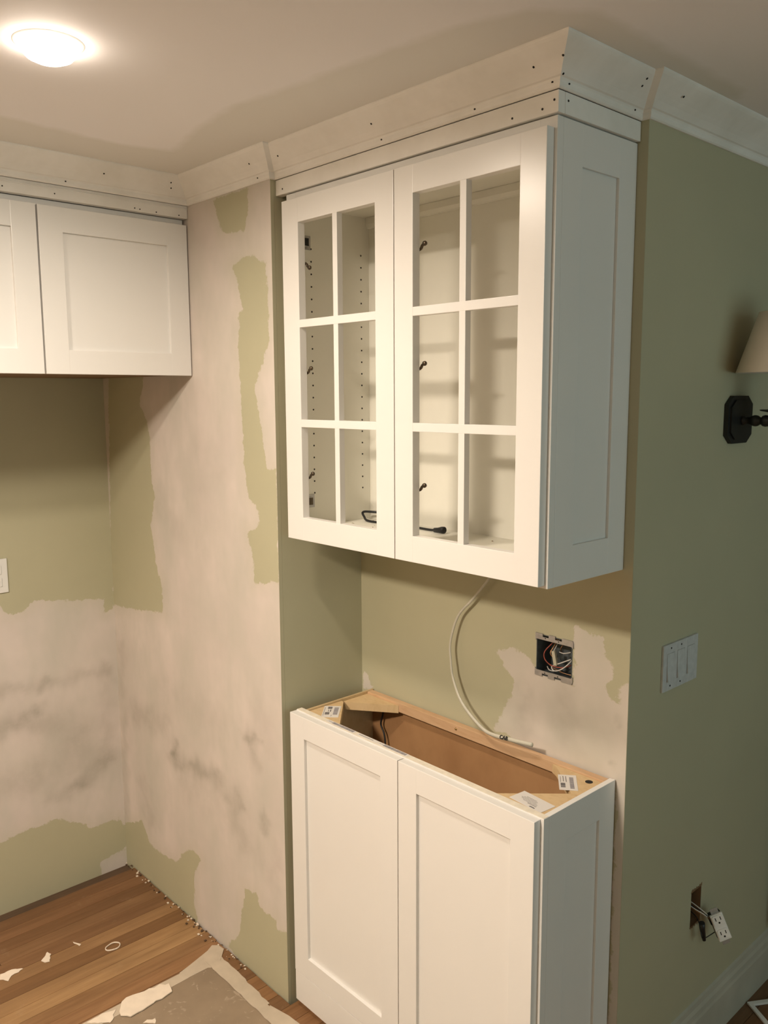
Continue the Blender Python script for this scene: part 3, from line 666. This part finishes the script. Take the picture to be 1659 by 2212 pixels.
wire([(cx + .0, Y + .020, cz + .010), (cx + .014, Y + .018, cz + .010), (cx + .032, Y + .02, cz + .016)], 'wirew', .0012)
wire([(cx + .032, Y + .028, z1 - .012), (cx + .038, Y + .02, cz + .018), (cx + .030, Y + .03, cz + .004), (cx + .040, Y + .02, cz - .016), (cx + .034, Y + .03, z0 + .006)], 'black', .0016)
wire([(cx - .030, Y + .02, cz - .026), (cx - .008, Y + .012, cz - .030), (cx + .020, Y + .010, cz - .034), (cx + .040, Y + .015, cz - .036)], 'copper', .001)
wire([(cx + .012, Y + .03, z1 - .008), (cx + .004, Y + .02, cz + .020), (cx + .0, Y + .03, cz + .008)], 'copper', .001)
u = V((.97, 0, .22)).normalized(); w_ = V((0, -1, 0)); v_ = V((-.22, 0, .97)).normalized()
obj('wire_connector', B(-.006, .003, -.022, .013, -.004, .004, bev=.0015, fr=(V((cx - .006, Y + .012, cz)), u, v_, w_)), M['cream'], eb)

# ------------------------------------------------------------------ things on the right wall
def oct_plate(y0, y1, z0, z1, cut, cv):
    return [(y0 + cut, z0), (y1 - cut, z0), (y1, z0 + cv), (y1, z1 - cv), (y1 - cut, z1), (y0 + cut, z1), (y0, z1 - cv), (y0, z0 + cv)]
sw = thing('switch_plate', (XR, .503, 1.048), 'white three-gang rocker switch plate on the sage green wall', 'light switch')
bm = bmesh.new(); Y0, Y1, Z0, Z1 = .424, .583, 1.048, 1.1575
w3 = .034; cs = [.4575, .5035, .5495]
xs = [Y0] + [q for c in cs for q in (c - .0167, c + .0167)] + [Y1]
fr = FX(XR)
for a, b_ in ((xs[0], xs[1]), (xs[2], xs[3]), (xs[4], xs[5]), (xs[6], xs[7])): box(bm, a, b_, Z0, Z1, .0003, .0055, bev=.001, fr=fr)
for c in cs: box(bm, c - .0168, c + .0168, Z0, 1.0695, .0003, .0054, fr=fr); box(bm, c - .0168, c + .0168, 1.136, Z1, .0003, .0054, fr=fr)
obj('plate', bm, M['plate'], sw)
for c in cs:
    bm = bmesh.new(); prism(bm, [(1.0703, .001), (1.1352, .001), (1.1352, .0052), (1.103, .0062), (1.0703, .0090)], c - .0158, c + .0158, (V((XR, 0, 0)), V((0, 0, 1)), V((1, 0, 0)), V((0, 1, 0))))
    obj('rocker', bm, M['plate'], sw)
for c in cs[:2]:
    for z in (1.0585, 1.1475):
        bm = bmesh.new(); tube(bm, [(XR + .0053, c, z), (XR + .0061, c, z)], .0022, 8); obj('screw', bm, M['iron'], sw)

sc = thing('wall_sconce', (XR, .733, 1.60), 'black iron wall sconce with a pale fabric shade on the sage green wall', 'wall lamp')
fr = FX(XR); bm = bmesh.new(); prism(bm, oct_plate(.6685, .7965, 1.6025, 1.7160, .026, .020), .0005, .011, fr)
prism(bm, oct_plate(.6785, .7865, 1.6125, 1.7060, .022, .017), .011, .015, fr)
obj('backplate', bm, M['iron'], sc)
ay, az = .735, 1.657
bm = bmesh.new(); rgs = lathe(bm, [(0, .013), (.011, .014), (.011, .020), (.0085, .022), (.0085, .034), (.011, .037), (.013, .042), (.0135, .047), (.0125, .052), (.009, .057), (.0085, .062), (.0125, .064), (.014, .070), (.0125, .078), (.011, .082), (.014, .086), (.014, .105), (.010, .118), (.0, .12)], 16, (XR, ay, az), ax=0)
obj('arm', bm, M['iron'], sc, smooth=True)
X2 = XR + .108
bm = bmesh.new(); lathe(bm, [(0, -.03), (.006, -.028), (.012, -.016), (.016, -.004), (.010, .006), (.010, .014), (.018, .018), (.048, .024), (.050, .026), (.046, .027), (.016, .022), (.013, .03), (.020, .034), (.024, .052), (.025, .062), (.031, .064), (.031, .066), (.010, .066), (.010, .10)], 20, (X2, ay, az)); obj('candle_cup', bm, M['iron'], sc, smooth=True)
bm = bmesh.new(); lathe(bm, [(.105, .094), (.1052, .096), (.062, .232), (.0605, .232), (.1036, .096), (.1036, .094), (.105, .094)], 48, (X2, ay, az + .018)); obj('lamp_shade', bm, M['shade'], sc, smooth=True)
bm = bmesh.new(); lathe(bm, [(0, .10), (.011, .10), (.011, .16), (.016, .185), (.014, .205), (0, .212)], 14, (X2, ay, az)); obj('bulb', bm, M['plastic'], sc, smooth=True)

rb = thing('dangling_outlet', (XR, .65, .372), 'white duplex outlet hanging by wires from a rough hole in the green wall', 'electrical outlet')
bm = bmesh.new(); y0, y1, z0, z1 = HR
for q in ((y0 - .002, y0, z0, z1), (y1, y1 + .002, z0, z1), (y0, y1, z0 - .002, z0), (y0, y1, z1, z1 + .002)): box(bm, XR - .06, XR - .0005, *q)
box(bm, XR - .062, XR - .06, y0, y1, z0, z1); obj('wall_box', bm, M['under'], rb)
bm = bmesh.new(); rg = random.Random(3)
for s in (0, 1):
    pts = []
    for i in range(15): pts.append((y0 - .002 + (y1 - y0 + .004) * i / 14, (z1 if s else z0) + rg.uniform(-.004, .006) * (1 if s else -1)))
    poly = pts + [((y1 + .002), (z1 - .004) if s else (z0 + .004)), ((y0 - .002), (z1 - .004) if s else (z0 + .004))]
    prism(bm, poly, -.001, .0006, FX(XR))
obj('torn_edge', bm, M['under'], rb, kind='stuff')
ou = V(RGT) * .93 + V(UPV) * .37; ov = -V(RGT) * .28 + V(UPV) * .96; ov = (ov - ou * ov.dot(ou) / ou.dot(ou)).normalized(); ou.normalize(); on = ou.cross(ov)
oc = V((.93, .682, .379)); f = (oc, ou, ov, on)
bm = bmesh.new(); box(bm, -.0165, .0165, -.035, .035, -.003, .004, bev=.0015, fr=f); rec = obj('receptacle', bm, M['plastic'], rb)
bm = bmesh.new(); box(bm, -.0155, .0155, -.034, .034, -.020, -.003, bev=.002, fr=f); obj('receptacle_body', bm, M['iron'], rb)
bm = bmesh.new(); box(bm, -.010, .010, .030, .048, -.004, -.0025, fr=f); box(bm, -.010, .010, -.048, -.030, -.004, -.0025, fr=f); obj('yoke', bm, M['steel'], rb, kind='stuff')
for s in (-1, 1):
    bm = bmesh.new(); prism(bm, [(-.0145, -.014 + s * .0185 + .003), (.0145, -.014 + s * .0185 + .003), (.0145, .011 + s * .0185), (.0105, .0145 + s * .0185), (-.0105, .0145 + s * .0185), (-.0145, .011 + s * .0185)], .004, .0062, f)
    fa = obj('socket_face', bm, M['plastic'], rec)
    bm = bmesh.new()
    for a in (-.0065, .0065): box(bm, a - .0011, a + .0011, s * .0185 + .001, s * .0185 + .0095, .0062, .0065, fr=f)
    tube(bm, [f[0] + f[1] * 0 + f[2] * (s * .0185 - .005) + f[3] * .0062, f[0] + f[2] * (s * .0185 - .005) + f[3] * .0065], .0026, 8)
    obj('socket_slots', bm, M['dark'], rec)
def rwire(pts, mat, r=.0014): obj('wire', T(pts, r, 6), M[mat], rb, smooth=True)
e1 = oc - ou * .017 + ov * .03 - on * .012; e2 = oc - ou * .017 + ov * .005 - on * .012
rwire([(XR - .04, .645, .44), (XR - .005, .645, .432), (XR + .02, .650, .42), tuple(e1)], 'wirew'); rwire([(XR - .04, .640, .435), (XR - .005, .640, .424), (XR + .02, .648, .414), tuple(e1 - ov * .006)], 'wirew')
rwire([(XR - .04, .648, .43), (XR - .005, .65, .420), (XR + .02, .66, .41), tuple(e2)], 'black'); rwire([(XR - .03, .65, .41), (XR + .01, .64, .40), (XR + .03, .625, .37), (XR + .03, .64, .355), tuple(e2 - ov * .02)], 'black', .0012)
rwire([(XR - .04, .650, .42), (XR, .655, .408), (XR + .025, .665, .40), tuple(e2 + ov * .01)], 'copper', .001)
bm = bmesh.new(); tube(bm, [(XR + .028, .628, .402), (XR + .028, .632, .385), (XR + .03, .641, .350)], [.0075, .007, .0045], 10); obj('wire_nut', bm, M['black'], rb)

bm = bmesh.new(); rg = random.Random(5); pts = []
for i in range(60): pts.append((1.092 + i * .012, .03 + .014 * math.sin(i * 1.25) + rg.uniform(-.002, .002)))
prism(bm, [(a, b_) for a, b_ in pts] + [(a, b_ - .003) for a, b_ in pts[::-1]], .185, 2.2, (V((XR + .01, 0, 0)), V((0, 1, 0)), V((1, 0, 0)), V((0, 0, 1))))
tag(obj('curtain', bm, M['bronzecurtain'], smooth=False), 'dark brown curtain hanging against the far end of the sage green wall', 'curtain')
# outlet on the left wall, cut by the frame
lo_ = thing('outlet_plate', (XL, -.40, 1.087), 'white outlet plate on the green patch of the left wall', 'electrical outlet')
fr = FX(XL); obj('plate', B(-.433, -.3605, 1.088, 1.2005, .0005, .0055, bev=.002, fr=fr), M['plastic'], lo_)
for z in (1.124, 1.165):
    bm = bmesh.new(); box(bm, -.4135, -.3800, z - .0145, z + .0145, .0055, .0075, bev=.0015, fr=fr); rc = obj('socket_face', bm, M['plastic'], lo_)
    bm = bmesh.new(); box(bm, -.4045, -.4025, z - .002, z + .007, .0075, .0078, fr=fr); box(bm, -.391, -.389, z - .002, z + .007, .0075, .0078, fr=fr); obj('socket_slots', bm, M['dark'], rc)

# ------------------------------------------------------------------ on the floor
pz = .0006
bm = bmesh.new(); prism(bm, [(-.300, -3.0), (1.0, -3.0), (1.0, -.072), (.3, -.070), (-.300, -.070)], pz, pz + .0012)
fp = tag(obj('floor_paper', bm, M['kraft']), 'grey-brown protective paper taped over the oak floor in front of the base cabinet', 'floor paper')
def strip(poly, z, th=.0009): bm = bmesh.new(); prism(bm, poly, z, z + th); return obj('tape_strip', bm, M['tape'], fp)
def rag(a, b_, w, nrm, n, amp, rg):
    a, b_ = V(a), V(b_); nn = V(nrm); out = []; back = []
    for i in range(n + 1):
        p = a.lerp(b_, i / n); out.append(tuple(p + nn * rg.uniform(-amp, amp))); back.append(tuple(p + nn * (w + rg.uniform(-amp, amp))))
    return [(q[0], q[1]) for q in out + back[::-1]]
rg = random.Random(9)
strip(rag((-.320, -3.0), (-.318, -.16), .037, (1, 0), 40, .0015, rg)[:], pz + .0013)
strip([(-.320, -.17), (-.330, -.13), (-.352, -.055), (-.366, -.030), (-.352, -.015), (-.325, -.012), (-.300, -.035), (-.285, -.05), (-.270, -.078), (-.282, -.095), (-.283, -.17)], pz + .0014)
strip(rag((-.312, -.050), (.055, -.052), -.036, (0, 1), 24, .0018, rg), pz + .0024)
strip(rag((-.30, -.036), (-.03, -.044), -.020, (0, 1), 14, .003, rg), pz + .0004)
strip([(-.02, -.05), (.05, -.035), (.115, -.03), (.12, -.05), (.085, -.062), (.12, -.075), (.08, -.09), (.02, -.088)], pz + .0034)
def spill(poly, label, th=.002, jag=.004, z=.0006, grp='dried plaster on the floor', hole=None):
    P = []; rg = random.Random(int(abs(poly[0][0]) * 1000)); n = len(poly)
    for i in range(n):
        a, b_ = V(poly[i]), V(poly[(i + 1) % n]); L = (b_ - a).length; m_ = max(1, int(L / max(jag * 2.2, .004)))
        for q in range(m_):
            p = a.lerp(b_, q / m_) + V((rg.uniform(-jag, jag), rg.uniform(-jag, jag))) * .6; P.append((p.x, p.y))
    bm = bmesh.new(); prism(bm, P, z, z + th)
    return tag(obj('plaster_spill', bm, M['plaster']), label, 'plaster spill', grp)
spill(F_big, 'large cream plaster spill across the taped edge of the floor paper', .003, .006, .0042)
spill(F_a, 'small star-shaped plaster spot on the oak strips, midway left', .002, .0035)
spill(F_b, 'long pale plaster smear on the oak strips at the left picture edge', .001, .004)
spill(F_c, 'tiny diagonal plaster dab on the oak strips', .001, .0015)
spill(F_e, 'grey plaster smear at the bottom of the tape strip', .001, .004, .0036)
spill(F_f, 'small plaster blob on the floor paper by the bottom edge', .0016, .003, .0022)
bm = bmesh.new(); pts = [(-.5755 + .017 * math.cos(a) * (1 + .1 * math.sin(3 * a)), -.262 + .023 * math.sin(a), .0018) for a in [2 * PI * i / 22 for i in range(23)]]
tube(bm, pts, .0028, 6, .6); tag(obj('plaster_spill', bm, M['plaster']), 'ring-shaped plaster spot on the oak strips', 'plaster spill', 'dried plaster on the floor')
bm = bmesh.new(); rg = random.Random(11)
for i in range(90):
    t_ = rg.random(); x_ = -1.0 + t_ * .80; y_ = -.004 - abs(rg.gauss(0, .010)); s = rg.uniform(.0010, .0036); zz = .0006
    if x_ > -.36: s *= .7
    fs = box(bm, x_ - s, x_ + s * rg.uniform(.6, 1.5), y_ - s, y_ + s * rg.uniform(.4, 1), zz, zz + s * rg.uniform(.5, 1.4)); mi = 0 if rg.random() < .45 else 1
    for q in fs: q.material_index = mi
tag(obj('plaster_crumbs', bm, [M['plaster'], M['subfloor']], kind='stuff'), 'plaster crumbs and dark dirt along the foot of the patched wall', 'debris')
ff = bmesh.new(); o_ = V((.8965, .951, .0006)); e1_ = V((.54, .84, 0)).normalized(); e2_ = V((.84, -.54, 0)).normalized(); f = (o_, e1_, e2_, V((0, 0, 1)))
box(ff, 0, .115, 0, .013, 0, .006, bev=.001, fr=f); box(ff, 0, .115, .20, .213, 0, .006, bev=.001, fr=f); box(ff, 0, .013, .013, .20, 0, .006, bev=.001, fr=f); box(ff, .102, .115, .013, .20, 0, .006, bev=.001, fr=f)
tag(obj('white_frame', ff, M['plastic']), 'empty white rectangular frame lying on the dark floor beside the baseboard', 'frame')

for r_ in ROOTS:
    for c_ in r_.children: c_.matrix_parent_inverse = Matrix.Translation(-r_.location)
